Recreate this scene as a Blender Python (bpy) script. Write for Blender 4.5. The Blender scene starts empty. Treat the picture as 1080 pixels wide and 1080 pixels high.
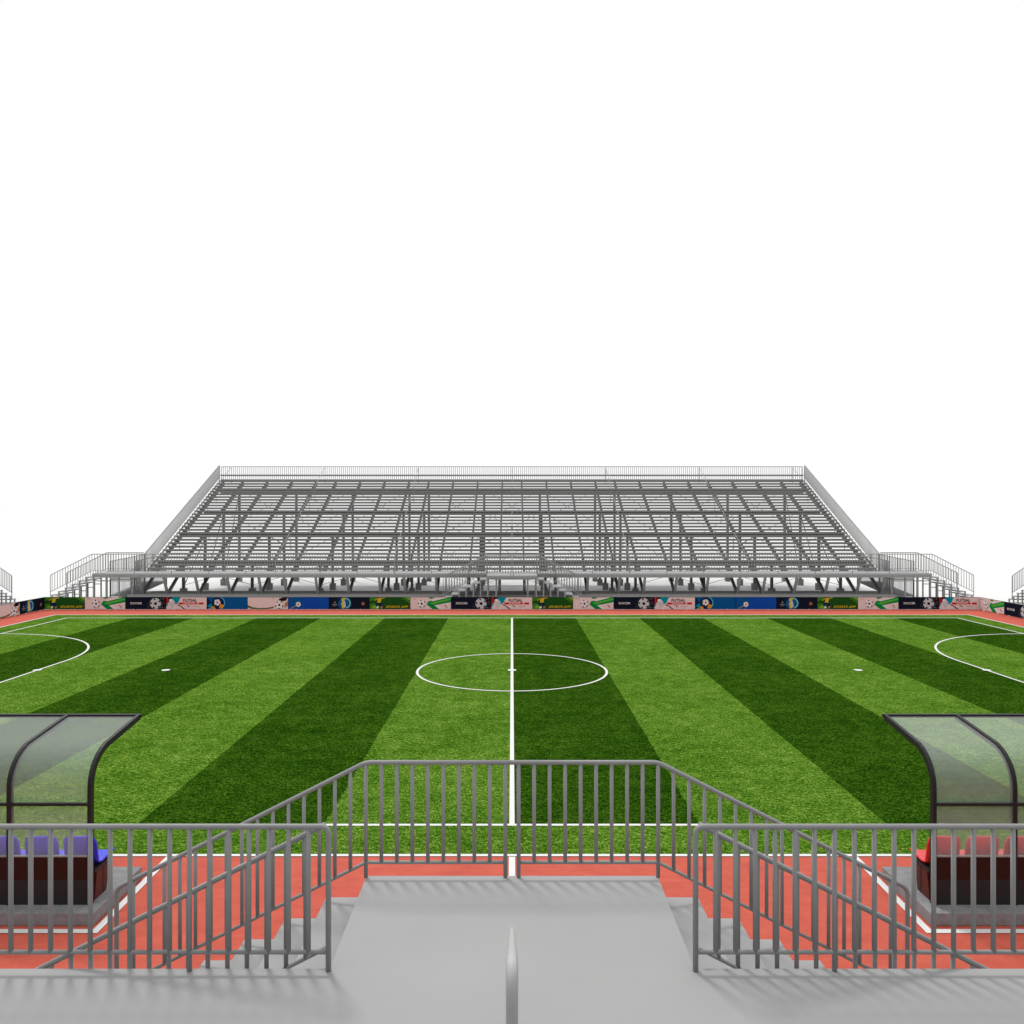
import bpy, math, random
from mathutils import Vector, Matrix
random.seed(7)
PI = math.pi
S = bpy.context.scene
COL = S.collection

# ------------------------------------------------------------------ camera
H = 4.97
cam_d = bpy.data.cameras.new("camera")
cam = bpy.data.objects.new("camera", cam_d)
COL.objects.link(cam)
cam.location = (0, 0, H)
cam.rotation_euler = (math.radians(90), 0, 0)
cam_d.sensor_width = 36
cam_d.lens = 36 * 850 / 1080
cam_d.clip_start = 0.05
cam_d.clip_end = 12000
S.camera = cam

# ------------------------------------------------------------------ world: even white overcast sky
w = bpy.data.worlds.new("World")
S.world = w
w.use_nodes = True
bg = w.node_tree.nodes["Background"]
bg.inputs[0].default_value = (1, 1, 1, 1)
bg.inputs[1].default_value = 1.0

# ------------------------------------------------------------------ soft sun from beyond the far stand
sd = bpy.data.lights.new("sun", 'SUN')
sun = bpy.data.objects.new("sun", sd)
COL.objects.link(sun)
sd.energy = 1.5
sd.angle = math.radians(10)
sd.color = (1.0, 0.985, 0.96)
sun.location = (-20, 60, 60)
sun.rotation_euler = Vector((0.30, -0.56, -1.0)).to_track_quat('-Z', 'Y').to_euler()

S.render.engine = 'CYCLES'
S.view_settings.view_transform = 'Standard'
S.view_settings.look = 'None'
S.view_settings.gamma = 1
S.view_settings.exposure = 0.0
S.cycles.max_bounces = 8
S.cycles.transparent_max_bounces = 16

# ------------------------------------------------------------------ materials
MATS = {}
def mat(name, col, rough=0.6, metal=0.0, var=0.0, scale=3.0, bump=0.0, bscale=60.0, spec=0.5):
    if name in MATS: return MATS[name]
    m = bpy.data.materials.new(name); m.use_nodes = True
    nt = m.node_tree; N = nt.nodes; L = nt.links
    b = N["Principled BSDF"]
    b.inputs["Roughness"].default_value = rough
    b.inputs["Metallic"].default_value = metal
    b.inputs["Specular IOR Level"].default_value = spec
    b.inputs["Base Color"].default_value = (*col, 1)
    if var > 0 or bump > 0:
        g = N.new("ShaderNodeNewGeometry")
    if var > 0:
        n = N.new("ShaderNodeTexNoise"); n.inputs["Scale"].default_value = scale
        n.inputs["Detail"].default_value = 6; n.inputs["Roughness"].default_value = 0.65
        L.new(g.outputs["Position"], n.inputs["Vector"])
        r = N.new("ShaderNodeMapRange")
        r.inputs["From Min"].default_value = 0.3; r.inputs["From Max"].default_value = 0.7
        r.inputs["To Min"].default_value = 1 - var; r.inputs["To Max"].default_value = 1 + var
        L.new(n.outputs["Fac"], r.inputs["Value"])
        v = N.new("ShaderNodeVectorMath"); v.operation = 'SCALE'
        v.inputs[0].default_value = col
        L.new(r.outputs["Result"], v.inputs["Scale"])
        L.new(v.outputs["Vector"], b.inputs["Base Color"])
    if bump > 0:
        n2 = N.new("ShaderNodeTexNoise"); n2.inputs["Scale"].default_value = bscale
        n2.inputs["Detail"].default_value = 3
        L.new(g.outputs["Position"], n2.inputs["Vector"])
        bp = N.new("ShaderNodeBump"); bp.inputs["Strength"].default_value = bump
        bp.inputs["Distance"].default_value = 0.01
        L.new(n2.outputs["Fac"], bp.inputs["Height"])
        L.new(bp.outputs["Normal"], b.inputs["Normal"])
    MATS[name] = m
    return m

PIPE = mat("galvanised_pipe", (0.29, 0.29, 0.29), 0.5, 0.0, 0.05, 8, spec=0.35)
HRAIL = mat("satin_handrail", (0.44, 0.44, 0.44), 0.55, 0.0, 0.04, 9, spec=0.3)
DECK = mat("deck_sheet", (0.345, 0.345, 0.347), 0.7, 0.0, 0.02, 1.2, spec=0.3)
PLANK = mat("aluminium_plank", (0.225, 0.223, 0.220), 0.5, 0.0, 0.06, 2, spec=0.3)
STEEL = mat("grey_steel", (0.128, 0.126, 0.124), 0.5, 0.0, 0.08, 3, spec=0.3)
LEGM = mat("painted_steel_leg", (0.27, 0.265, 0.26), 0.5, 0.0, 0.05, 3)
CONC = mat("foundation_concrete", (0.24, 0.235, 0.23), 0.9, 0.0, 0.08, 2, 0.2)
PADC = mat("pad_concrete", (0.235, 0.235, 0.24), 0.9, 0.0, 0.22, 9, 0.3)
WHITEG = mat("pale_ground", (0.735, 0.735, 0.735), 0.95, 0.0, 0, 1, spec=0.1)
LINE = mat("white_line_paint", (0.70, 0.70, 0.69), 0.8, 0.0, 0.05, 30)
RIB = mat("black_frame", (0.016, 0.016, 0.018), 0.5, 0.0, 0.0, spec=0.3)
BROWN = mat("dark_brown_panel", (0.024, 0.007, 0.005), 0.4, 0.0, 0.1, 4, spec=0.25)
DGREY = mat("charcoal_panel", (0.022, 0.023, 0.024), 0.5, 0.0, 0.1, 4, spec=0.25)
RBROWN = mat("bench_side_paint", (0.10, 0.024, 0.018), 0.5, 0.0, 0.08, 12, spec=0.2)
BLUE = mat("blue_plastic", (0.02, 0.035, 0.80), 0.35)
RED = mat("red_plastic", (0.72, 0.02, 0.02), 0.35)

# red running surface
def track_mat():
    m = bpy.data.materials.new("red_track_surface"); m.use_nodes = True
    N = m.node_tree.nodes; L = m.node_tree.links; b = N["Principled BSDF"]
    b.inputs["Roughness"].default_value = 0.9; b.inputs["Specular IOR Level"].default_value = 0.2
    g = N.new("ShaderNodeNewGeometry")
    n = N.new("ShaderNodeTexNoise"); n.inputs["Scale"].default_value = 2.2; n.inputs["Detail"].default_value = 8
    n.inputs["Roughness"].default_value = 0.7
    mp = N.new("ShaderNodeMapping"); mp.inputs["Scale"].default_value = (1, 2.2, 1)
    L.new(g.outputs["Position"], mp.inputs["Vector"]); L.new(mp.outputs["Vector"], n.inputs["Vector"])
    r = N.new("ShaderNodeValToRGB")
    r.color_ramp.elements[0].position = 0.3; r.color_ramp.elements[0].color = (0.45, 0.080, 0.052, 1)
    r.color_ramp.elements[1].position = 0.7; r.color_ramp.elements[1].color = (0.58, 0.118, 0.080, 1)
    L.new(n.outputs["Fac"], r.inputs["Fac"])
    n2 = N.new("ShaderNodeTexNoise"); n2.inputs["Scale"].default_value = 90
    L.new(g.outputs["Position"], n2.inputs["Vector"])
    mr = N.new("ShaderNodeMapRange"); mr.inputs["To Min"].default_value = 0.82; mr.inputs["To Max"].default_value = 1.18
    L.new(n2.outputs["Fac"], mr.inputs["Value"])
    v = N.new("ShaderNodeVectorMath"); v.operation = 'SCALE'
    L.new(r.outputs["Color"], v.inputs[0]); L.new(mr.outputs["Result"], v.inputs["Scale"])
    L.new(v.outputs["Vector"], b.inputs["Base Color"])
    return m
TRACK = track_mat()

def grass_mat():
    m = bpy.data.materials.new("striped_turf"); m.use_nodes = True
    N = m.node_tree.nodes; L = m.node_tree.links; b = N["Principled BSDF"]
    b.inputs["Roughness"].default_value = 1.0; b.inputs["Specular IOR Level"].default_value = 0.0
    g = N.new("ShaderNodeNewGeometry")
    def noise(scale, detail, rough, sc=(1, 1, 1), rot=0):
        mp = N.new("ShaderNodeMapping"); mp.inputs["Scale"].default_value = sc
        mp.inputs["Rotation"].default_value = (0, 0, rot)
        n = N.new("ShaderNodeTexNoise"); n.inputs["Scale"].default_value = scale
        n.inputs["Detail"].default_value = detail; n.inputs["Roughness"].default_value = rough
        L.new(g.outputs["Position"], mp.inputs["Vector"]); L.new(mp.outputs["Vector"], n.inputs["Vector"])
        return n.outputs["Fac"]
    def math_(op, a, bb, clamp=False):
        q = N.new("ShaderNodeMath"); q.operation = op; q.use_clamp = clamp
        for i, x in enumerate((a, bb)):
            if isinstance(x, (int, float)): q.inputs[i].default_value = x
            elif x is not None: L.new(x, q.inputs[i])
        return q.outputs[0]
    f1 = noise(31, 5, 0.85, (1.0, 0.45, 1), 0.3)
    f2 = noise(13, 3, 0.7, (0.8, 1.3, 1), -0.5)
    f3 = noise(2.6, 4, 0.6)
    f4 = noise(0.45, 3, 0.5)
    a = math_('MULTIPLY', f1, 0.56)
    a = math_('ADD', a, math_('MULTIPLY', f2, 0.26))
    a = math_('ADD', a, math_('MULTIPLY', f3, 0.12))
    a = math_('ADD', a, math_('MULTIPLY', f4, 0.06))
    def ramp(c):
        r = N.new("ShaderNodeValToRGB"); e = r.color_ramp.elements
        e[0].position = 0.425; e[0].color = (*c[0], 1)
        e[1].position = 0.585; e[1].color = (*c[3], 1)
        x = e.new(0.475); x.color = (*c[1], 1)
        x = e.new(0.525); x.color = (*c[2], 1)
        L.new(a, r.inputs["Fac"]); return r.outputs["Color"]
    light = ramp([(0.012, 0.042, 0.002), (0.047, 0.134, 0.008), (0.098, 0.214, 0.018), (0.31, 0.41, 0.085)])
    dark = ramp([(0.003, 0.013, 0.001), (0.011, 0.045, 0.002), (0.029, 0.088, 0.004), (0.11, 0.19, 0.02)])
    sx = N.new("ShaderNodeSeparateXYZ"); L.new(g.outputs["Position"], sx.inputs[0])
    wob = math_('MULTIPLY', math_('SUBTRACT', f2, 0.5), 0.10)
    X = math_('ADD', sx.outputs["X"], wob); Y = sx.outputs["Y"]
    t = math_('FLOORED_MODULO', math_('DIVIDE', X, 2.983), 2.0)
    s = math_('LESS_THAN', t, 1.0)
    ins = math_('LESS_THAN', math_('ABSOLUTE', X, None), 20.88)
    iny = math_('MULTIPLY', math_('GREATER_THAN', Y, 12.8), math_('LESS_THAN', Y, 37.8))
    fac = math_('MULTIPLY', math_('MULTIPLY', s, ins), iny)
    mx = N.new("ShaderNodeMix"); mx.data_type = 'RGBA'
    L.new(fac, mx.inputs[0]); L.new(light, mx.inputs[6]); L.new(dark, mx.inputs[7])
    L.new(mx.outputs[2], b.inputs["Base Color"])
    bp = N.new("ShaderNodeBump"); bp.inputs["Strength"].default_value = 0.8; bp.inputs["Distance"].default_value = 0.03
    L.new(f1, bp.inputs["Height"]); L.new(bp.outputs["Normal"], b.inputs["Normal"])
    return m
GRASS = grass_mat()

def poly_mat():
    m = bpy.data.materials.new("clear_polycarbonate"); m.use_nodes = True
    N = m.node_tree.nodes; L = m.node_tree.links
    out = [n for n in N if n.type == 'OUTPUT_MATERIAL'][0]
    b = N["Principled BSDF"]
    b.inputs["Base Color"].default_value = (0.78, 0.79, 0.82, 1); b.inputs["Roughness"].default_value = 0.3; b.inputs["Specular IOR Level"].default_value = 0.15
    tr = N.new("ShaderNodeBsdfTransparent"); tr.inputs[0].default_value = (0.99, 0.995, 0.99, 1)
    mx = N.new("ShaderNodeMixShader"); mx.inputs[0].default_value = 0.14
    L.new(tr.outputs[0], mx.inputs[1]); L.new(b.outputs[0], mx.inputs[2]); L.new(mx.outputs[0], out.inputs[0])
    return m
POLY = poly_mat()

# ------------------------------------------------------------------ mesh helpers
class MB:
    def __init__(s): s.v = []; s.f = []; s.m = []; s.sm = []
    def face(s, idx, mi=0, smooth=False): s.f.append(idx); s.m.append(mi); s.sm.append(smooth)
    def box(s, x0, y0, z0, x1, y1, z1, mi=0):
        n = len(s.v)
        s.v += [(x, y, z) for z in (z0, z1) for y in (y0, y1) for x in (x0, x1)]
        for q in ((0,2,3,1), (4,5,7,6), (0,1,5,4), (2,6,7,3), (0,4,6,2), (1,3,7,5)):
            s.face([n + i for i in q], mi)
        return s
    def bar(s, a, b, wx, wy, mi=0):
        """square bar from a to b; wx = width across, wy = depth"""
        a = Vector(a); b = Vector(b); d = (b - a).normalized()
        u = Vector((1, 0, 0)) if abs(d.x) < 0.9 else Vector((0, 1, 0))
        v = d.cross(u).normalized(); u = v.cross(d).normalized()
        n = len(s.v)
        for p in (a, b):
            for (i, j) in ((-1, -1), (1, -1), (1, 1), (-1, 1)):
                s.v.append(tuple(p + u * (i * wx / 2) + v * (j * wy / 2)))
        s.face([n, n+3, n+2, n+1], mi); s.face([n+4, n+5, n+6, n+7], mi)
        for i in range(4):
            j = (i + 1) % 4; s.face([n+i, n+j, n+4+j, n+4+i], mi)
        return s
    def tube(s, pts, r, seg=10, mi=0):
        P = [Vector(p) for p in pts]; k = len(P); n0 = len(s.v)
        t0 = (P[1] - P[0]).normalized()
        u = Vector((1, 0, 0)) if abs(t0.x) < 0.8 else Vector((0, 1, 0))
        for i, p in enumerate(P):
            if i == 0: t = t0
            elif i == k - 1: t = (P[-1] - P[-2]).normalized()
            else:
                t = ((P[i] - P[i-1]).normalized() + (P[i+1] - P[i]).normalized()).normalized()
            u = (u - t * u.dot(t)).normalized(); v = t.cross(u)
            rr = r
            if 0 < i < k - 1:
                c = (P[i] - P[i-1]).normalized().dot(t); rr = r / max(c, 0.7)
            for j in range(seg):
                a = 2 * PI * j / seg
                s.v.append(tuple(p + (u * math.cos(a) + v * math.sin(a)) * (rr if i not in (0, k-1) else r)))
        for i in range(k - 1):
            for j in range(seg):
                j2 = (j + 1) % seg
                s.face([n0+i*seg+j, n0+i*seg+j2, n0+(i+1)*seg+j2, n0+(i+1)*seg+j], mi, True)
        s.face([n0 + j for j in range(seg)][::-1], mi); s.face([n0+(k-1)*seg+j for j in range(seg)], mi)
        return s
    def prism(s, prof, x0, x1, mi=0):
        """profile in (y,z) extruded along x"""
        n = len(s.v); k = len(prof)
        for x in (x0, x1): s.v += [(x, y, z) for (y, z) in prof]
        s.face([n+i for i in range(k)][::-1], mi); s.face([n+k+i for i in range(k)], mi)
        for i in range(k):
            j = (i+1) % k; s.face([n+i, n+j, n+k+j, n+k+i], mi)
        return s
    def mesh(s, name, mats):
        me = bpy.data.meshes.new(name)
        me.from_pydata(s.v, [], s.f)
        for m in (mats if isinstance(mats, (list, tuple)) else [mats]): me.materials.append(m)
        me.polygons.foreach_set("material_index", s.m)
        me.polygons.foreach_set("use_smooth", s.sm)
        me.validate(); me.update()
        import bmesh
        bm = bmesh.new(); bm.from_mesh(me); bmesh.ops.recalc_face_normals(bm, faces=bm.faces); bm.to_mesh(me); bm.free()
        return me
    def build(s, name, mats, parent=None, bevel=0):
        return put(name, s.mesh(name, mats), parent, bevel=bevel)

def put(name, me, parent=None, loc=None, bevel=0):
    o = bpy.data.objects.new(name, me); COL.objects.link(o)
    if parent is not None: o.parent = parent
    if loc is not None: o.location = loc
    if bevel:
        md = o.modifiers.new("bevel", 'BEVEL'); md.width = bevel; md.segments = 2; md.limit_method = 'ANGLE'
    return o

def tag(o, label=None, cat=None, group=None, kind=None):
    if label: o["label"] = label
    if cat: o["category"] = cat
    if group: o["group"] = group
    if kind: o["kind"] = kind
    return o

class Frame:
    """a stand's own axes: u along its length, v away from the pitch"""
    def __init__(s, loc, rot): s.loc = Vector(loc); s.rot = rot
    def thing(s, name, label, cat, at=(0, 0, 0), group=None):
        o = bpy.data.objects.new(name, None); COL.objects.link(o)
        o.empty_display_size = 0.2
        o.location = s.loc + Matrix.Rotation(s.rot, 3, 'Z') @ Vector(at)
        o.rotation_euler = (0, 0, s.rot)
        return tag(o, label, cat, group)

# ------------------------------------------------------------------ ground, track, turf, lines
def sheet(name, x0, y0, x1, y1, z, m):
    b = MB(); b.v = [(x0, y0, z), (x1, y0, z), (x1, y1, z), (x0, y1, z)]; b.face([0, 1, 2, 3])
    return tag(b.build(name, m), kind="structure")
sheet("ground", -5000, -3000, 5000, 8000, -0.012, WHITEG)
sheet("running_track", -23.95, 5.2, 23.95, 41.15, -0.004, TRACK)
sheet("grass_pitch", -22.02, 11.67, 22.02, 38.93, 0.0, GRASS)

LW = 0.076
def rect_lines(b, x0, y0, x1, y1, z):
    n = len(b.v)
    b.v += [(x0, y0, z), (x1, y0, z), (x1, y1, z), (x0, y1, z)]; b.face([n, n+1, n+2, n+3])
def arc(b, cx, cy, r, a0, a1, z, wd=LW, seg=72):
    n = len(b.v)
    for i in range(seg + 1):
        a = a0 + (a1 - a0) * i / seg
        for rr in (r - wd/2, r + wd/2): b.v.append((cx + rr*math.cos(a), cy + rr*math.sin(a), z))
    for i in range(seg): b.face([n+2*i, n+2*i+1, n+2*i+3, n+2*i+2])
def disc(b, cx, cy, r, z, seg=24):
    n = len(b.v)
    for i in range(seg): b.v.append((cx + r*math.cos(2*PI*i/seg), cy + r*math.sin(2*PI*i/seg), z))
    b.face([n+i for i in range(seg)])
Y0, Y1, YC, XG = 12.8, 37.8, 25.3, 20.88
b = MB()
z = 0.004
rect_lines(b, -XG-LW/2, Y0-LW/2, XG+LW/2, Y0+LW/2, z)
rect_lines(b, -XG-LW/2, Y1-LW/2, XG+LW/2, Y1+LW/2, z)
for s in (-1, 1): rect_lines(b, s*XG-LW/2, Y0+LW/2, s*XG+LW/2, Y1-LW/2, z)
tag(b.build("boundary_lines", LINE), kind="structure")
b = MB(); rect_lines(b, -0.042, Y0+LW/2, 0.042, Y1-LW/2, 0.004)
rect_lines(b, -0.045, 10.9, 0.045, 11.61, 0.004)
tag(b.build("halfway_line", LINE), kind="structure")
b = MB(); arc(b, 0, YC, 2.955, 0, 2*PI, 0.008, seg=128); disc(b, 0, YC, 0.14, 0.012)
tag(b.build("centre_circle_line", LINE), kind="structure")
b = MB()
for s in (-1, 1):
    if s < 0:
        arc(b, -XG, YC+1.58, XG-14.9, 0, PI/2, 0.008); arc(b, -XG, YC-1.58, XG-14.9, -PI/2, 0, 0.008)
    else:
        arc(b, XG, YC+1.58, XG-14.9, PI/2, PI, 0.008); arc(b, XG, YC-1.58, XG-14.9, PI, 1.5*PI, 0.008)
    rect_lines(b, s*14.9-LW/2, YC-1.58, s*14.9+LW/2, YC+1.58, 0.008)
    disc(b, s*14.9, YC, 0.13, 0.012); disc(b, s*10.87, YC, 0.13, 0.012)
tag(b.build("penalty_area_lines", LINE), kind="structure")
# line round the turf and dugout boxes on the track
b = MB()
rect_lines(b, -22.09, 11.625, 22.09, 11.70, 0.006); rect_lines(b, -22.09, 38.90, 22.09, 38.98, 0.006)
for s in (-1, 1):
    x = s*22.05; rect_lines(b, x-0.04, 11.705, x+0.04, 38.90, 0.006)
tag(b.build("turf_edge_lines", LINE), kind="structure")
b = MB()
for s in (-1, 1):
    for q in (4.94, 10.4):
        x = s*q; rect_lines(b, x-0.045, 9.60, x+0.045, 11.62, 0.003)
    xa, xb = sorted((s*4.895, s*10.445)); rect_lines(b, xa, 9.51, xb, 9.60, 0.003)
tag(b.build("dugout_box_lines", LINE), kind="structure")

# ------------------------------------------------------------------ stands
DZ = 1.57       # walkway height
V1, RUN, RISE, NROW = 1.7, 0.4, 0.195, 29
SLOPE = RISE / RUN
RH = 1.07       # railing height
def surf(v): return DZ + SLOPE * (v - V1)

def round_corner(p, a, c, r, n=5):
    """points rounding corner p between neighbours a and c"""
    p = Vector(p); da = (Vector(a) - p).normalized(); dc = (Vector(c) - p).normalized()
    A = p + da*r; C = p + dc*r
    return [A.lerp(p, t).lerp(p.lerp(C, t), t) for t in [i/n for i in range(n+1)]]

def railing(fr, path, posts, label, cat="railing", group=None, ends=(True, True), detail=True, seg=10,
            name="metal_railing", spacing=0.147, rt=0.021, rb=0.0175, gap=None, limit=100, focus=None, end_z=None, extra=None):
    """path = list of (u,v,zbase). posts = distances along the path (horizontal) where a post reaches the floor."""
    P = [Vector(p) for p in path]; org = P[0].copy()
    root = fr.thing(name, label, cat, org, group)
    Q = [p - org for p in P]
    up = Vector((0, 0, RH)); lo = Vector((0, 0, 0.14))
    T = [q + up for q in Q]
    base0 = Q[0].copy(); base1 = Q[-1].copy()
    if end_z is not None: base1.z = end_z - org.z
    full = ([base0] if ends[0] else []) + T + ([base1] if ends[1] else [])
    pts = [full[0]]
    for i in range(1, len(full) - 1):
        pts += round_corner(full[i], full[i-1], full[i+1], 0.06 if (i in (1, len(full)-2) and any(ends)) else 0.03)
    pts.append(full[-1])
    b = MB(); b.tube(pts, rt, seg); b.build("top_rail", PIPE, root)
    cum = [0.0]
    for i in range(1, len(Q)): cum.append(cum[-1] + (Q[i].xy - Q[i-1].xy).length)
    def at(d):
        for i in range(1, len(Q)):
            if d <= cum[i] + 1e-6: return Q[i-1].lerp(Q[i], (d - cum[i-1]) / (cum[i] - cum[i-1]))
        return Q[-1]
    g0 = gap or 0
    b = MB(); low = [at(g0)+lo] + [Q[i]+lo for i in range(1, len(Q))]
    b.tube(low, 0.016, seg); b.build("bottom_rail", PIPE, root)
    if extra:
        b = MB(); b.tube([q + Vector((0, 0, extra)) for q in Q], 0.03, seg); b.build("middle_rail", PIPE, root)
    n = int((cum[-1] - g0) / spacing + 0.001)
    ds = [g0 + spacing * i for i in range(0 if g0 else 1, n + 1) if g0 + spacing*i < cum[-1] - 0.04]
    post_i = []
    for pd in posts:
        k = min(range(len(ds)), key=lambda i: abs(ds[i] - pd)); post_i.append(k)
        p = at(ds[k]); b = MB(); b.tube([(0, 0, -0.0), (0, 0, RH)], rb + 0.001, seg)
        put("post", b.mesh("post", PIPE), root, p)
    bal = [i for i in range(len(ds)) if i not in post_i]
    proto = MB().tube([(0, 0, 0.14), (0, 0, RH)], rb, seg).mesh("baluster", PIPE) if True else None
    if detail:
        if focus is None: order = bal
        else: order = sorted(bal, key=lambda i: abs(ds[i] - focus))
        keep = order[:limit]; rest = order[limit:]
    else: keep, rest = [], bal
    for i in sorted(keep): put("baluster", proto, root, at(ds[i]))
    if rest:
        b = MB()
        for i in rest:
            p = at(ds[i]); b.tube([p + lo, p + up], rb, 6)
        tag(b.build("balusters", PIPE, root), kind="stuff")
    return root

def stairs(fr, at, sgn, v0, v1, label, cat="stairs", detail=True, group=None):
    """treads stepping down away from u=at in direction sgn"""
    root = fr.thing("metal_stairs", label, cat, (at, 0, 0), group)
    TR, RS = 0.38, DZ / 8
    for k in range(1, 8):
        z = DZ - RS*k; a = sgn*TR*(k-1); c = sgn*TR*k
        x0, x1 = min(a, c), max(a, c)
        b = MB(); b.box(x0+0.002, v0+0.003, z-0.055, x1-0.002, v1-0.003, z)
        b.build("tread", DECK, root, bevel=0.006)
    for k in range(1, 8):
        z = DZ - RS*k - 0.055; x = sgn*(TR*k - 0.05)
        for v in (v0+0.05, v1-0.05):
            b = MB(); b.box(x-0.03, v-0.03, 0, x+0.03, v+0.03, z-0.001); b.build("post", LEGM, root)
        if z > 0.35:
            xq = sorted((x - sgn*0.031, x - sgn*0.35)); b = MB(); b.box(xq[0], v1-0.08, z-0.30, xq[1], v1-0.04, z-0.26); b.build("tie_bar", LEGM, root)
    return root

def stand(fr, modules, who, near=False, detail=True):
    """modules = number of aisles each side of the middle"""
    M = 6.67
    half = M * modules + 1.04          # side railing
    dk = half + 2.2                   # end of walkway
    cs = [M*i for i in range(-modules, modules+1)]
    rk = []
    for c in cs: rk += [c-0.7, c+0.7]
    for c in cs[:-1]: rk += [c+0.7+1.757, c+0.7+3.514]
    rk = sorted(rk)
    g = fr.thing("grandstand", who["stand"], "grandstand", (0, 0, 0))
    # foundation
    MB().box(-half-0.1, -0.3, -0.01, half+0.1, 2.1, 0.40).build("foundation", CONC, g)
    # planks
    pe = M*modules + 0.93
    for k in range(NROW):
        v = V1 + RUN*k + 0.02; z = surf(V1 + RUN*(k+1))
        MB().box(-pe, v, z-0.128, pe, v+0.28, z).build("seat_plank", PLANK, g)
    zt = surf(V1 + RUN*NROW)
    MB().box(-pe, V1+RUN*NROW-0.02, zt+0.33, pe, V1+RUN*NROW+0.22, zt+0.43).build("seat_plank", PLANK, g)
    MB().box(-pe, V1+RUN*NROW+0.02, zt-0.02, pe, V1+RUN*NROW+0.27, zt+0.08).build("seat_plank", PLANK, g)
    # rakers with a toothed top edge that carries the planks
    vb = V1 + RUN*NROW
    prof = []
    for k in range(NROW):
        v = V1 + RUN*k + 0.05; z = surf(V1 + RUN*(k+1)) - 0.13
        prof += [(v, z-0.14), (v, z), (v+0.20, z), (v+0.20, z-0.14+0.08)]
    prof += [(vb+0.05, surf(vb)-0.05), (vb+0.05, surf(vb)-0.34), (V1, surf(V1)-0.23)]
    rm = MB().prism(prof, -0.045, 0.045).mesh("raker_beam", STEEL)
    for u in rk: put("raker_beam", rm, g, (u, 0, 0))
    # raking struts and legs at the front
    fm = MB().bar((0, 0.08, DZ-0.25), (0, 0.58, 0.40), 0.13, 0.10).mesh("front_leg", LEGM)
    sm = MB().bar((0, 0.66, 0.42), (0, 3.1, surf(3.1)-0.30), 0.14, 0.13).mesh("raking_strut", STEEL)
    for u in rk: put("front_leg", fm, g, (u, 0, 0)); put("raking_strut", sm, g, (u, 0, 0))
    # columns, beams, plinths
    cu = [2.0]
    for i in range(1, modules+1):
        cu += [M*i-0.7, M*i+0.7]
        if i < modules: cu += [M*i+4.6]
    if modules == 3: cu = [2.0, 5.97, 7.37, 11.45, 15.5, 19.6]
    if modules == 2: cu = [2.0, 5.97, 7.37, 11.45, 13.6]
    cu = sorted([-x for x in cu] + cu)
    rows = [3.5, 6.9, 10.2, 13.35]
    for ri, v in enumerate(rows):
        zb = surf(v) - (0.36, 0.40, 0.62, 0.60)[ri]
        MB().box(-pe, v-0.09, zb-0.34, pe, v-0.045, zb).box(-pe, v-0.04, zb-0.34, pe, v+0.10, zb-0.29).build("cross_beam", STEEL, g)
        cm = MB().box(-0.075, -0.075, 0.0, 0.075, 0.075, zb-0.345).mesh("column", STEEL)
        pm = MB().box(-0.17, -0.17, -0.01, 0.17, 0.17, 0.42).mesh("plinth", CONC)
        for u in cu:
            c = put("column", cm, g, (u, v, 0)); put("plinth", pm, c)
    # braces
    for ri, v in enumerate(rows):
        zb = surf(v) - 0.7
        for i in range(len(cu)-1):
            if cu[i+1]-cu[i] < 2: continue
            if (i + ri) % 2 == 0 and ri > 0: pass
            b = MB(); zz = max(zb-2.3, 0.6)
            b.tube([(cu[i], v+0.09, zz), (cu[i+1], v+0.09, zb)], 0.014, 6)
            b.tube([(cu[i], v+0.15, zb), (cu[i+1], v+0.15, zz)], 0.014, 6)
            b.build("cross_brace", STEEL, g)
    # in-depth braces on the outer lines
    for u in (cu[0], cu[-1]):
        for i in range(3):
            MB().tube([(u, rows[i], 0.5), (u, rows[i+1], surf(rows[i+1])-0.8)], 0.03, 6).build("cross_brace", STEEL, g)
    # walkway
    wk = fr.thing("walkway_platform", who["walk"], "walkway", (0, 0, 0))
    MB().box(-dk, 0, DZ-0.10, dk, V1-0.01, DZ).build("deck", DECK, wk)
    MB().box(-dk, 0.012, DZ-0.235, dk, 0.06, DZ-0.102).build("fascia", LEGM, wk)
    MB().box(-dk, V1-0.10, DZ-0.235, dk, V1-0.03, DZ-0.102).build("fascia", LEGM, wk)
    for s in (-1, 1):
        for u in (half+0.0, half+0.75, half+1.45, dk-0.05):
            for v in (0.10, V1-0.15):
                MB().box(s*u-0.035, v-0.035, 0, s*u+0.035, v+0.035, DZ-0.237).build("post", LEGM, wk)
        MB().bar((s*half, 0.10, DZ-0.42), (s*(dk-0.05), 0.10, DZ-0.42), 0.05, 0.05).build("tie_bar", LEGM, wk)
    # landing
    ld = fr.thing("landing_platform", who["landing"], "landing", (0, -0.75, 0))
    MB().box(-1.36, -0.78, DZ-0.10, 1.36, 0.75, DZ).build("deck", DECK, ld)
    MB().box(-1.36, -0.77, DZ-0.22, 1.36, -0.72, DZ-0.102).build("fascia", LEGM, ld)
    for u in (-1.3, -0.85, 0.85, 1.3):
        for v in (-0.72, 0.6):
            MB().box(u-0.035, v-0.03+0.031, 0, u+0.035, v+0.061, DZ-0.222).build("post", LEGM, ld)
    MB().box(-1.26, -0.68, DZ-0.58, 1.26, -0.65, DZ-0.54).build("tie_bar", LEGM, ld)
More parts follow.
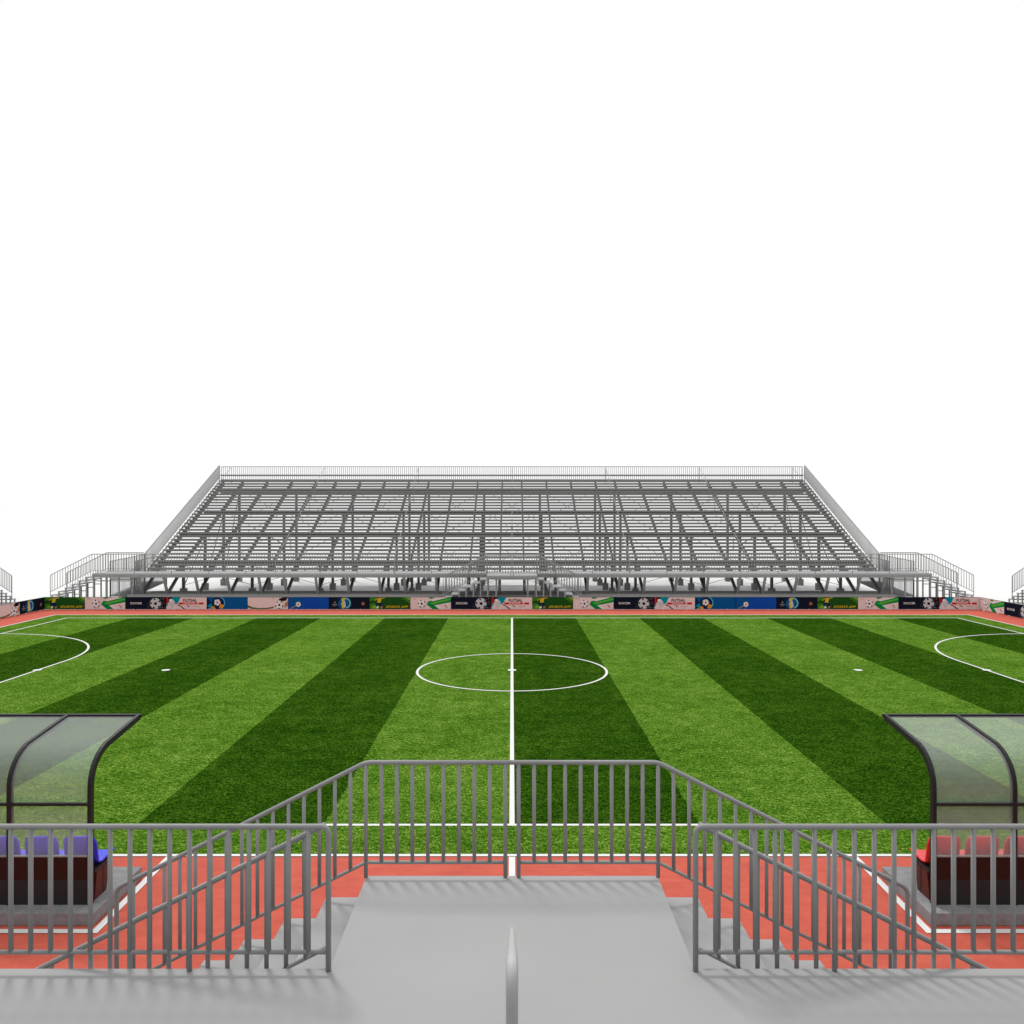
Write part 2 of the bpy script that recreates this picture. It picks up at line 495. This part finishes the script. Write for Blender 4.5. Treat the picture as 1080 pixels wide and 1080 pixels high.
    for s, side in ((-1, 0), (1, 1)):
        S_ = who["sides"][side]
        stairs(fr, s*1.36, s, -1.53, 0.0, who["lstairs"] % S_)
        stairs(fr, s*dk, s, 0.0, V1, who["estairs"] % S_)
        # main railing along the walkway, then down the end stairs
        L0 = dk - 1.36
        posts = [7*0.147] + [7*0.147 + 2.058*i for i in range(1, int((L0+2.3)/2.058))]
        if near: posts = [7*0.147] + [7*0.147 + 14*0.147*1.5*i for i in range(1, 7)]
        railing(fr, [(s*1.36, 0.03, DZ), (s*dk, 0.03, DZ), (s*(dk+2.32), 0.03, DZ-1.17)], posts, who["rail"] % S_,
                detail=detail, seg=10 if near else 6, limit=98, end_z=0.2,
                focus=None if near else None)
        # landing railing with stair part
        railing(fr, [(0.0, -1.50, DZ), (s*1.36, -1.50, DZ), (s*3.68, -1.50, DZ-1.17)],
                [0.062, 0.062+9*0.1442], who["lrail"] % S_, ends=(False, True), gap=0.062, spacing=0.1442,
                detail=detail, seg=10 if near else 6, end_z=0.0, limit=100)
        railing(fr, [(s*1.405, -0.06, DZ-0.02), (s*3.68, -0.06, DZ-1.17)], [], who["irail"] % S_,
                ends=(False, True), detail=detail, seg=10 if near else 6, end_z=0.0)
        # back rail of the walkway end and down the end stairs
        railing(fr, [(s*(half+0.05), V1-0.05, DZ), (s*dk, V1-0.05, DZ), (s*(dk+2.32), V1-0.05, DZ-1.17)], [2.1],
                who["brail"] % S_, detail=detail, seg=6, end_z=0.2)
        # side railing up the stand
        railing(fr, [(s*half, V1, DZ), (s*half, vb+0.1, surf(vb+0.1))],
                [], who["srail"] % S_, detail=detail, seg=6, end_z=surf(vb)-0.2, rb=0.0215, rt=0.026)
        MB().bar((s*(half-0.0), V1, DZ-0.12), (s*(half-0.0), vb+0.1, surf(vb+0.1)-0.12), 0.04, 0.10).build("edge_stringer", STEEL, g)
    railing(fr, [(-half+0.06, vb+0.3, surf(vb)-0.05), (half-0.06, vb+0.3, surf(vb)-0.05)],
            [half-7.35, half-0.32-0.3-6.3+13.9], who["toprail"], detail=detail, seg=6, focus=half, limit=98, name="metal_railing", rt=0.022)
    if who.get("ramp"):
        for s, side in ((-1, 0), (1, 1)):
            xo, xi = s*(dk-0.05), s*(half+0.75)
            for nm_, za, zb_, va, ve in (("lower", 0.16, 0.62, 1.9, 6.3), ("upper", 1.12, 1.30, 1.9, 6.3)):
                r = fr.thing("side_ramp", "%s flight of the gently sloping side ramp at the far grandstand's %s end" % (nm_, who["sides"][side]), "ramp", (0, 0, 0))
                x0, x1 = sorted((xo, xi))
                b = MB(); b.prism([(va, za-0.06), (va, za), (ve, zb_), (ve, zb_-0.06)], x0, x1); b.build("ramp_deck", DECK, r)
                for x in (xo, xi):
                    b = MB(); b.tube([(x, va, za+1.0), (x, ve, zb_+1.0)], 0.022, 6); b.build("top_rail", PIPE, r)
                    b = MB()
                    for q in range(30):
                        v = va + 0.147*q; zz = za + (zb_-za)*(v-va)/(ve-va); b.tube([(x, v, zz-0.05), (x, v, zz+1.0)], 0.0175, 6)
                    tag(b.build("balusters", PIPE, r), kind="stuff")
                    for v in (va+0.05, ve-0.05): MB().box(x-0.03, v-0.03, 0, x+0.03, v+0.03, (za if v < 4 else zb_)-0.062).build("post", LEGM, r)
    # aisle handrails
    def handrail(u, v0, label, grp=None):
        zoff = 1.142; ve = v0 + 3.0
        a = Vector((u, v0, surf(v0)+0.0)); p1 = Vector((u, v0, surf(v0)+zoff)); p2 = Vector((u, ve, surf(ve)+zoff)); c = Vector((u, ve, surf(ve)))
        if v0 < V1: a.z = DZ
        root = fr.thing("aisle_handrail", label, "handrail", a, grp)
        pts = [a] + round_corner(p1, a, p2, 0.15, 6) + round_corner(p2, p1, c, 0.13, 8) + [c]
        b = MB(); b.tube([p - a for p in pts], 0.0178, 14 if near else 6); b.build("rail", HRAIL if near else PIPE, root)
        return root
    if near:
        handrail(0, 0.7, "grey tubular handrail standing alone in the middle of the front walkway, nearest to the viewer")
    else:
        nm = who["aisle"]
        for i, c in enumerate(cs):
            for j, v0 in enumerate((0.9, 5.4, 9.9)):
                handrail(c, v0, "thin sloping handrail at the %s of the %s aisle of %s" % (("foot", "middle", "top")[j], nm[i], who["short"]),
                         "aisle handrails of " + who["short"])

FAR = dict(ramp=True, stand="long open-framed grey metal grandstand with bare planks across the far side of the pitch",
    walk="raised grey walkway along the foot of the far grandstand",
    landing="small raised landing in the middle of the far walkway, in front of the far grandstand",
    sides=("left", "right"),
    lstairs="short metal stairs leading down to the %s from the centre landing of the far grandstand",
    estairs="metal stairs with open treads at the %s end of the far walkway",
    rail="grey metal railing along the front of the far walkway, %s half",
    lrail="railing round the front of the far centre landing and down its %s stairs",
    irail="railing on the stand side of the %s stairs of the far centre landing",
    brail="back railing of the far walkway's %s end and its end stairs",
    srail="steep railing climbing the %s edge of the far grandstand, reading as a pale grey band",
    toprail="long railing along the top row of the far grandstand against the white sky",
    aisle=("far left", "second from left", "third from left", "centre", "third from right", "second from right", "far right"),
    short="the far grandstand")
NEAR = dict(stand="metal grandstand the picture is taken from, just behind the near walkway",
    walk="smooth light grey walkway floor across the bottom of the picture",
    landing="smooth grey landing jutting towards the pitch in the bottom centre",
    sides=("right", "left"),
    lstairs="light grey steps going down to the %s from the near centre landing",
    estairs="end stairs of the near walkway, beyond the %s edge of the picture",
    rail="nearest grey tubular railing with upright bars along the near walkway, %s of the landing",
    lrail="grey railing across the front of the near landing, %s half, running on down the steps",
    irail="inner sloping railing of the %s steps, close behind the walkway railing",
    brail="back railing of the near walkway's end, beyond the %s edge of the picture",
    srail="side railing climbing the near grandstand, beyond the %s edge of the picture",
    toprail="top railing of the near grandstand behind the viewer", aisle=(), short="the near grandstand")
def side_who(w):
    return dict(stand="smaller metal grandstand behind the %s goal line, almost wholly outside the picture" % w,
    walk="raised walkway of the grandstand behind the %s goal line" % w,
    landing="centre landing of the grandstand behind the %s goal line" % w,
    sides=("near", "far") if w == "left" else ("far", "near"),
    lstairs="%s landing stairs of the grandstand behind the "+w+" goal line",
    estairs="%s end stairs of the walkway behind the "+w+" goal line",
    rail="%s half of the walkway railing behind the "+w+" goal line",
    lrail="%s landing railing of the grandstand behind the "+w+" goal line",
    irail="%s inner landing stair railing behind the "+w+" goal line",
    brail="back railing of the %s end stairs behind the "+w+" goal line",
    srail="%s side railing of the grandstand behind the "+w+" goal line",
    toprail="top railing of the grandstand behind the %s goal line" % w,
    aisle=("near", "second", "middle", "fourth", "far"), short="the %s side grandstand" % w)
stand(Frame((0, 44.6, 0), 0), 3, FAR)
stand(Frame((0, 6.0, 0), PI), 3, NEAR, near=True)
stand(Frame((-27.4, 25.3, 0), PI/2), 2, side_who("left"), detail=False)
stand(Frame((27.4, 25.3, 0), -PI/2), 2, side_who("right"), detail=False)

# ------------------------------------------------------------------ dugouts
def dugout(sgn, seat_mat, cname, side):
    # local x runs outward from the inner end rib
    def X(a): return sgn * a
    pad = MB().box(min(X(-0.15), X(5.25)), -0.22, -0.003, max(X(-0.15), X(5.25)), 1.06, 0.15).build("concrete_pad", PADC, None, bevel=0.008)
    pad.location = (sgn*5.18, 9.9, 0)
    tag(pad, "low grey concrete slab under the %s-seated dugout on the %s" % (cname, side), "concrete slab")
    root = bpy.data.objects.new("dugout", None); COL.objects.link(root); root.location = (sgn*5.18, 9.9, 0.15)
    tag(root, "curved clear-roofed team dugout with %s seats, behind the railing on the %s" % (cname, side), "dugout", "team dugouts")
    # rib profile (y,z above pad)
    prof = [(0, 0), (0, 1.40)]
    for i in range(1, 9):
        a = i/8
        p = Vector((0, 1.40)).lerp(Vector((0, 1.74)), a).lerp(Vector((0, 1.74)).lerp(Vector((0.36, 1.86)), a), a)
        prof.append((p.x, p.y))
    prof.append((1.28, 1.985))
    def band(off0, off1, x0, x1, m, name, i0=0, i1=None):
        P = prof[i0:i1]
        out, inn = [], []
        for k, (y, zz) in enumerate(P):
            a = Vector(P[max(k-1, 0)]); c = Vector(P[min(k+1, len(P)-1)]); t = (c-a).normalized(); n = Vector((-t.y, t.x))
            out.append((y + n.x*off1, zz + n.y*off1)); inn.append((y + n.x*off0, zz + n.y*off0))
        b = MB(); n0 = 0; k = len(out)
        for x in (x0, x1):
            b.v += [(x, *p) for p in out] + [(x, *p) for p in inn]
        def id_(s, side_, i): return s*2*k + side_*k + i
        for i in range(k-1):
            b.face([id_(0,0,i), id_(0,0,i+1), id_(1,0,i+1), id_(1,0,i)], 0, False)
            b.face([id_(0,1,i), id_(1,1,i), id_(1,1,i+1), id_(0,1,i+1)], 0, False)
            b.face([id_(0,0,i), id_(0,1,i), id_(0,1,i+1), id_(0,0,i+1)])
            b.face([id_(1,0,i), id_(1,0,i+1), id_(1,1,i+1), id_(1,1,i)])
        b.face([id_(0,0,0), id_(1,0,0), id_(1,1,0), id_(0,1,0)]); b.face([id_(0,0,k-1), id_(0,1,k-1), id_(1,1,k-1), id_(1,0,k-1)])
        return b.build(name, m, root)
    BAY = 0.99
    for i in range(6):
        x = X(BAY*i); band(-0.045, 0.03, x-0.022, x+0.022, RIB, "rib")
    for i in range(5):
        x0, x1 = sorted((X(BAY*i)+sgn*0.023, X(BAY*(i+1))-sgn*0.023))
        # clear sheet: back above the solid panel, then the roof
        MB().box(x0, -0.004, 0.60, x1, 0.004, 1.222).build("back_pane", POLY, root)
        band(0.0, 0.006, x0, x1, POLY, "roof_pane", 1)
        MB().box(x0, -0.006, 1.262, x1, 0.002, 1.40).build("back_pane", POLY, root)
        MB().box(x0, -0.012, 0.31, x1, 0.010, 0.585).build("solid_panel", BROWN, root)
        MB().prism([(-0.012, 0.308), (0.01, 0.308), (0.05, 0.01), (-0.012+0.0, 0.0)], x0, x1).build("kick_panel", DGREY, root)
        MB().box(x0, -0.018, 0.587, x1, 0.018, 0.60).build("panel_trim", PIPE, root)
    xa, xb = sorted((X(-0.03), X(5*BAY+0.03)))
    MB().box(xa, -0.05, 1.225, xb, -0.012, 1.26).build("crossbar", RIB, root)
    MB().bar((xa, 1.29, 1.992), (xb, 1.29, 1.992), 0.05, 0.045).build("front_bar", RIB, root)
    # bench under the seats
    for a in (0.02, 1.65, 3.3, 4.93):
        x = X(a); MB().prism([(0.10, 0.0), (0.16, 0.34), (0.46, 0.34), (0.40, 0.0)], x-0.02, x+0.02).build("bench_leg", RBROWN, root)
        MB().box(x-0.023, 0.30, 0.002, x+0.023, 0.335, 0.338).build("leg_edge", RIB, root)
    MB().box(xa+0.02, 0.09, 0.342, xb-0.02, 0.47, 0.385).build("bench_board", RIB, root)
    # moulded bucket seat
    def seat():
        b = MB(); W = 0.205; prof_ = [(0.62, 0.395), (0.60, 0.42), (0.45, 0.405), (0.30, 0.395), (0.22, 0.41), (0.17, 0.46), (0.145, 0.56), (0.12, 0.69), (0.105, 0.765), (0.10, 0.80)]
        nx = 10; k = len(prof_); th = 0.014
        for lay in (0, 1):
            for i, (y, zz) in enumerate(prof_):
                wd = W
                if i == k-1: wd = W*0.66
                if i == k-2: wd = W*0.90
                if i == 0: wd = W*0.88
                for j in range(nx+1):
                    t = -1 + 2*j/nx; cup = 0.028*t*t
                    if i >= 5: yy, z2 = y + cup*1.2 , zz
                    else: yy, z2 = y, zz + cup
                    if lay: 
                        if i >= 5: yy -= th*1.5
                        else: z2 -= th
                    b.v.append((t*wd, yy, z2))
        o = k*(nx+1)
        def q(l, i, j): return l*o + i*(nx+1) + j
        for i in range(k-1):
            for j in range(nx):
                b.face([q(0,i,j), q(0,i,j+1), q(0,i+1,j+1), q(0,i+1,j)], 0, True)
                b.face([q(1,i,j), q(1,i+1,j), q(1,i+1,j+1), q(1,i,j+1)], 0, True)
        for j in range(nx):
            b.face([q(0,0,j), q(1,0,j), q(1,0,j+1), q(0,0,j+1)]); b.face([q(0,k-1,j), q(0,k-1,j+1), q(1,k-1,j+1), q(1,k-1,j)])
        for i in range(k-1):
            b.face([q(0,i,0), q(0,i+1,0), q(1,i+1,0), q(1,i,0)]); b.face([q(0,i,nx), q(1,i,nx), q(1,i+1,nx), q(0,i+1,nx)])
        return b.mesh("seat", seat_mat)
    sm = seat()
    for i in range(10):
        put("seat", sm, root, (X(0.20 + 0.484*i), 0, 0))
dugout(-1, BLUE, "blue", "left")
dugout(1, RED, "red", "right")

# ------------------------------------------------------------------ advertising boards
def pm(name, c, r=0.75): return mat("print_" + name, c, r, spec=0.04)
C_ = {k: pm(k, v) for k, v in dict(
    dgreen=(0.012, 0.075, 0.010), mgreen=(0.04, 0.20, 0.015), lgreen=(0.16, 0.36, 0.03), yellow=(0.55, 0.44, 0.02),
    pink=(0.68, 0.58, 0.565), green=(0.0, 0.24, 0.05), bgreen=(0.06, 0.42, 0.06), white=(0.72, 0.72, 0.72), black=(0.008, 0.009, 0.012),
    navy=(0.006, 0.010, 0.022), red=(0.48, 0.012, 0.012), teal=(0.0, 0.26, 0.33), blue=(0.003, 0.085, 0.27), royal=(0.006, 0.065, 0.36),
    dblue=(0.004, 0.02, 0.07), orange=(0.60, 0.26, 0.02), cyan=(0.12, 0.45, 0.55), olive=(0.09, 0.11, 0.02), silver=(0.46, 0.53, 0.54),
    skin=(0.35, 0.20, 0.12), glow=(0.01, 0.10, 0.22), brown=(0.12, 0.04, 0.02), grey=(0.25, 0.24, 0.24)).items()}
CN = list(C_); CM = [C_[k] for k in CN]
PW, PH = 2.07, 0.62
class Art(MB):
    def __init__(s): super().__init__(); s.lay = 0
    def poly(s, pts, c):
        """pts in fractions of the panel; clipped to it"""
        P = [(x*PW, z*PH) for x, z in pts]
        for ax, lim, sg in ((0, 0.012, 1), (0, PW-0.012, -1), (1, 0.012, 1), (1, PH-0.012, -1)):
            out = []
            for i in range(len(P)):
                a, b_ = P[i], P[(i+1) % len(P)]
                ia, ib = (a[ax]-lim)*sg >= 0, (b_[ax]-lim)*sg >= 0
                if ia: out.append(a)
                if ia != ib:
                    t = (lim-a[ax])/(b_[ax]-a[ax]); out.append((a[0]+(b_[0]-a[0])*t, a[1]+(b_[1]-a[1])*t))
            P = out
            if len(P) < 3: return
        s.lay += 1; y = -0.021 - 0.0008*s.lay; n = len(s.v)
        s.v += [(p[0]-PW/2, y, p[1]+0.02) for p in P]
        s.face([n+i for i in range(len(P))], CN.index(c))
    def disc(s, x, z, r, c, rx=None, n=20):
        rx = rx or r
        s.poly([(x + rx*PH/PW*math.cos(2*PI*i/n), z + r*math.sin(2*PI*i/n)) for i in range(n)], c)
    def ring(s, x, z, r, wd, c, a0=0, a1=2*PI, n=20):
        k = PH/PW
        for i in range(n):
            a, b_ = a0+(a1-a0)*i/n, a0+(a1-a0)*(i+1)/n
            s.poly([(x+r*k*math.cos(a), z+r*math.sin(a)), (x+r*k*math.cos(b_), z+r*math.sin(b_)),
                    (x+(r-wd)*k*math.cos(b_), z+(r-wd)*math.sin(b_)), (x+(r-wd)*k*math.cos(a), z+(r-wd)*math.sin(a))], c)
            s.lay -= 1
        s.lay += 1
    def ball(s, x, z, r, base="white", rot=0.2):
        s.disc(x, z, r, "grey"); s.disc(x-0.01*r, z+0.04*r, r*0.95, base)
        k = PH/PW
        def pent(cx, cz, q, sq=1):
            s.poly([(cx+q*k*sq*math.cos(rot+PI/2+2*PI*i/5), cz+q*math.sin(rot+PI/2+2*PI*i/5)) for i in range(5)], "black"); s.lay -= 1
        pent(x, z, r*0.30)
        for i in range(5):
            a = rot + PI/2 + 2*PI*i/5
            cx, cz = x+r*0.80*k*math.cos(a), z+r*0.80*math.sin(a)
            pent(cx, cz, r*0.19)
        s.lay += 1
def rnd(a, b_): return random.uniform(a, b_)

def art_G():
    a = Art(); a.poly([(0,0),(1,0),(1,1),(0,1)], "dgreen")
    a.poly([(0,0),(0.16,0),(0.22,0.35),(0.08,0.5),(0,0.42)], "mgreen")
    a.poly([(0.04,0.1),(0.18,0.02),(0.24,0.2),(0.10,0.36)], "lgreen")
    a.poly([(0.76,1),(0.84,1),(1.02,0.55),(1.02,0.42)], "mgreen"); a.poly([(0.86,1),(1,1),(1,0.68)], "lgreen")
    a.poly([(0,0.62),(0.12,0.8),(0.2,1),(0,1)], "mgreen")
    a.poly([(0.19,0.55),(0.27,0.55),(0.29,0.86),(0.255,0.92),(0.235,0.92),(0.20,0.86)], "yellow")
    a.poly([(0.20,0.86),(0.12,0.70),(0.11,0.74),(0.20,0.94)], "yellow"); a.poly([(0.28,0.86),(0.38,0.92),(0.385,0.96),(0.27,0.94)], "yellow")
    a.disc(0.245, 0.95, 0.06, "skin")
    a.poly([(0.19,0.55),(0.27,0.55),(0.33,0.28),(0.27,0.22),(0.22,0.42),(0.17,0.25),(0.14,0.34)], "dblue")
    a.poly([(0.27,0.24),(0.33,0.28),(0.30,0.06),(0.27,0.04)], "skin"); a.disc(0.20, 0.16, 0.09, "white")
    return a, [("SPORTS APP", 0.40, 0.95, 0.12, 0.30, "yellow", 0.25)]
def art_W():
    a = Art(); a.poly([(0,0),(1,0),(1,1),(0,1)], "pink")
    a.poly([(0.40,0.36),(0.44,0.66),(1.05,1.08),(1.05,0.62),(0.62,0.34)], "green")
    a.poly([(0.46,0.50),(1.05,0.98),(1.05,0.82),(0.56,0.42)], "bgreen"); a.poly([(0.50,0.46),(0.9,0.76),(0.9,0.72),(0.54,0.42)], "lgreen")
    a.poly([(0.40,0.40),(0.56,-0.02),(0.72,-0.02),(0.56,0.42)], "green"); a.poly([(0.44,0.9),(0.50,1.02),(0.64,1.02),(0.52,0.86)], "green")
    a.poly([(0.5,0.74),(0.9,1.0),(0.96,1.0),(0.55,0.66)], "white"); a.poly([(0.62,0.30),(0.74,0.0),(0.8,0.0),(0.66,0.36)], "white")
    a.poly([(0.84,0.34),(0.90,0.14),(0.92,0.14),(0.86,0.36)], "black")
    a.poly([(0.05,0.84),(0.16,0.84),(0.16,0.88),(0.05,0.88)], "grey")
    a.ball(0.28, 0.46, 0.34, "white"); return a, []
def art_K():
    a = Art(); a.poly([(0,0),(1,0),(1,1),(0,1)], "navy")
    a.ball(0.74, 0.47, 0.46, "silver")
    for i in range(26):
        x, z = rnd(0.86, 0.99), rnd(0.05, 0.95); a.poly([(x,z),(x+0.012,z+0.01),(x+0.004,z+0.05)], random.choice(["brown","silver","grey"])); a.lay -= 1
    for i in range(10):
        x, z = rnd(0.52, 0.60), rnd(0.15, 0.8); a.poly([(x,z),(x+0.01,z+0.01),(x+0.003,z+0.04)], "grey"); a.lay -= 1
    return a, [("SOCCER", 0.12, 0.41, 0.42, 0.58, "white", 0)]
def art_F():
    a = Art(); a.poly([(0,0),(1,0),(1,1),(0,1)], "pink")
    a.poly([(0,0.3),(0.05,0.55),(0.05,1),(0,1)], "red"); a.poly([(0.05,0.55),(0.16,0.8),(0.16,1),(0.05,1)], "black")
    a.poly([(0.16,1),(0.36,1),(0.29,0.5),(0.20,0.4),(0.15,0.7)], "teal"); a.poly([(0.0,0.4),(0.06,0.55),(0.02,0.2)], "teal")
    a.poly([(0.07,0.80),(0.15,0.86),(0.22,0.6),(0.20,0.2),(0.14,0.1),(0.08,0.45)], "silver")
    a.disc(0.12, 0.74, 0.12, "white"); a.poly([(0.28,0.42),(0.36,0.30),(0.47,0.02),(0.43,0.02),(0.34,0.26),(0.26,0.36)], "black")
    a.poly([(0.31,0.40),(0.70,0.40),(0.70,0.56),(0.31,0.56)], "red"); a.poly([(0.80,0.40),(0.92,0.40),(0.92,0.56),(0.80,0.56)], "red")
    a.poly([(0.70,0.42),(0.78,0.42),(0.76,0.56),(0.70,0.56)], "red")
    for i in range(8): a.poly([(0.43+0.035*i,0.44),(0.45+0.035*i,0.44),(0.45+0.035*i,0.52),(0.43+0.035*i,0.52)], "pink"); a.lay -= 1
    a.lay += 1
    a.poly([(0.50,0.34),(0.53,0.34),(0.57,0.2),(0.55,0.2)], "black"); a.poly([(0.54,0.18),(0.57,0.3),(0.58,0.3),(0.56,0.18)], "black")
    a.poly([(0.66,0.22),(0.82,0.22),(0.82,0.25),(0.66,0.25)], "grey")
    return a, [("FUTSAL", 0.42, 0.76, 0.62, 0.86, "black", 0)]
def art_B():
    a = Art(); a.poly([(0,0),(1,0),(1,1),(0,1)], "blue")
    a.poly([(0,0),(0.1,0),(0.12,0.5),(0.04,0.9),(0,0.9)], "dblue")
    a.disc(0.27, 0.5, 0.50, "dblue"); a.ring(0.29, 0.52, 0.52, 0.06, "cyan", -1.2, 1.5)
    a.poly([(0.02,0.3),(0.10,0.5),(0.14,0.3),(0.06,0.14)], "teal"); a.poly([(0.12,0.0),(0.22,0.0),(0.18,0.26),(0.10,0.2)], "orange")
    a.poly([(0.30,0.1),(0.38,0.05),(0.42,0.35),(0.33,0.45)], "orange"); a.poly([(0.02,0.0),(0.1,0.0),(0.08,0.15)], "cyan")
    a.ball(0.26, 0.56, 0.27, "white"); return a, []
def art_P():
    a = Art(); a.poly([(0,0),(1,0),(1,1),(0,1)], "pink")
    T = [(0.0,0.36),(0.12,0.18),(0.28,0.10),(0.48,0.12),(0.66,0.24)]; Bm = [(0.62,0.08),(0.46,0.02),(0.26,0.01),(0.1,0.04),(0.0,0.16)]
    a.poly(T+Bm, "olive"); a.poly([(0.02,0.28),(0.12,0.14),(0.28,0.07),(0.48,0.09),(0.6,0.17),(0.46,0.06),(0.26,0.04),(0.1,0.08)], "mgreen")
    a.poly([(0.80,0.62),(0.95,0.72),(1,1),(0.84,0.96),(0.76,0.8)], "black"); a.poly([(0.9,0.1),(1,0.3),(1,0.7),(0.92,0.5)], "skin")
    for i in range(22):
        x, z = rnd(0.58, 0.98), rnd(0.3, 0.95); q = rnd(0.01, 0.03); a.poly([(x,z),(x+q,z+q),(x+q*0.2,z+q*3)], random.choice(["olive","black","skin"])); a.lay -= 1
    a.lay += 1
    a.ball(0.78, 0.36, 0.36, "white", 0.6); return a, []
def art_R():
    a = Art(); a.poly([(0,0),(1,0),(1,1),(0,1)], "royal")
    a.poly([(0.02,0),(0.2,0),(0.34,0.6),(0.3,1),(0.06,1),(0.02,0.5)], "blue"); a.poly([(0.05,0.05),(0.14,0.1),(0.22,0.34),(0.10,0.2)], "dblue")
    a.poly([(0.03,0.04),(0.08,0.04),(0.2,0.28),(0.17,0.3)], "grey")
    for i in range(12):
        x, z = rnd(0.06, 0.34), rnd(0.5, 0.9); a.poly([(x,z),(x+0.015,z+0.02),(x+0.002,z+0.06)], "dblue"); a.lay -= 1
    a.lay += 1
    a.ball(0.25, 0.40, 0.22, "white"); return a, []
def art_S():
    a = Art(); a.poly([(0,0),(1,0),(1,1),(0,1)], "navy")
    a.disc(0.37, 0.5, 0.66, "dblue", 0.7); a.disc(0.36, 0.45, 0.45, "glow", 0.42)
    a.ring(0.40, 0.5, 0.46, 0.12, "cyan", -1.3, 1.7); a.ring(0.34, 0.45, 0.38, 0.10, "glow", 1.4, 5.0)
    a.disc(0.35, 0.80, 0.15, "yellow"); a.poly([(0.33,0.7),(0.40,0.66),(0.42,0.2),(0.36,0.1),(0.31,0.4)], "silver")
    a.poly([(0.30,0.5),(0.34,0.6),(0.37,0.1),(0.33,0.05)], "yellow")
    a.disc(0.84, 0.46, 0.17, "brown"); a.disc(0.84, 0.46, 0.09, "skin")
    a.poly([(0.08,0.36),(0.20,0.36),(0.20,0.42),(0.08,0.42)], "grey"); a.poly([(0.12,0.5),(0.17,0.5),(0.145,0.68)], "grey")
    a.poly([(0.10,0.26),(0.18,0.26),(0.18,0.29),(0.10,0.29)], "grey")
    return a, []
DES = dict(G=(art_G, "green board reading SPORTS APP"),
    W=(art_W, "pale board with green streaks"),
    K=(art_K, "black SOCCER board with silver football"),
    F=(art_F, "pale FUTSAL board with red bars"),
    B=(art_B, "mid-blue board with ringed football"),
    P=(art_P, "pale pink board with olive ribbon"),
    R=(art_R, "royal blue board with small football"),
    S=(art_S, "black board with glowing blue figure"))
def text_mesh(txt, x0, x1, z0, z1, c, shear):
    cu = bpy.data.curves.new("lettering", 'FONT'); cu.body = txt; cu.size = 1; cu.shear = shear; cu.offset = 0.018; cu.extrude = 0.0
    o = bpy.data.objects.new("tmp_text", cu); COL.objects.link(o)
    dg = bpy.context.evaluated_depsgraph_get(); me = bpy.data.meshes.new_from_object(o.evaluated_get(dg))
    bpy.data.objects.remove(o)
    xs = [v.co.x for v in me.vertices]; ys = [v.co.y for v in me.vertices]
    ax, bx, ay, by = min(xs), max(xs), min(ys), max(ys)
    for v in me.vertices:
        X_ = (x0 + (v.co.x-ax)/(bx-ax)*(x1-x0))*PW - PW/2; Z_ = (z0 + (v.co.y-ay)/(by-ay)*(z1-z0))*PH + 0.02
        v.co = (X_, -0.036, Z_)
    me.materials.clear(); me.materials.append(C_[c]); me.name = "lettering"
    return me
panel_me = MB().box(-PW/2+0.003, -0.02, 0.02, PW/2-0.003, 0.02, 0.02+PH).mesh("panel", C_["black"])
foot_me = MB().box(-0.02, -0.10, -0.003, 0.02, 0.16, 0.03).mesh("foot", C_["white"])
CACHE = {}
def board(code, loc, rot, label, group):
    if code not in CACHE:
        a, txts = DES[code][0]()
        CACHE[code] = (a.mesh("printed_artwork", CM), [text_mesh(*t) for t in txts])
    am, tms = CACHE[code]
    r = bpy.data.objects.new("advertising_board", None); COL.objects.link(r); r.location = loc; r.rotation_euler = (0, 0, rot)
    tag(r, label, "advertising board", group)
    p = put("panel", panel_me, r); put("printed_artwork", am, p)
    for t in tms: put("lettering", t, p)
    put("foot", foot_me, r, (-0.59, 0, 0)); put("foot", foot_me, r, (0.59, 0, 0))
row = "GWKFBPRSGWKFGWKFBRSGWKF"
cnt = {c: row.count(c) for c in set(row)}; seen = {}
ORD = ["leftmost", "second from the left", "third from the left", "fourth from the left", "rightmost"]
NUM = {2: "two", 3: "three", 4: "four", 1: "one"}
for i, c in enumerate(row):
    k = seen.get(c, 0); seen[c] = k + 1; n = cnt[c]
    if n == 1: lab = DES[c][1] + ", the only one in the far row"
    else:
        o = "rightmost" if k == n-1 else ORD[k]
        lab = DES[c][1] + ", %s of %s in the far row" % (o, NUM.get(n, str(n)))
    board(c, (-23.805 + PW*(i+0.5), 41.02, 0), 0, lab, "advertising boards round the pitch")
for j, c in enumerate("SPBFKW"):
    board(c, (-23.80, 41.0 - PW*(j+0.5), 0), PI/2, DES[c][1] + ", %s the left corner on the left side line" %
          ("at" if j == 0 else "%s from" % ("next", "third", "fourth", "fifth", "sixth")[j-1]), "advertising boards round the pitch")
for j, c in enumerate("WKFBPR"):
    board(c, (23.80, 41.0 - PW*(j+0.5), 0), -PI/2, DES[c][1] + ", %s the right corner on the right side line" %
          ("at" if j == 0 else "%s from" % ("next", "third", "fourth", "fifth", "sixth")[j-1]), "advertising boards round the pitch")
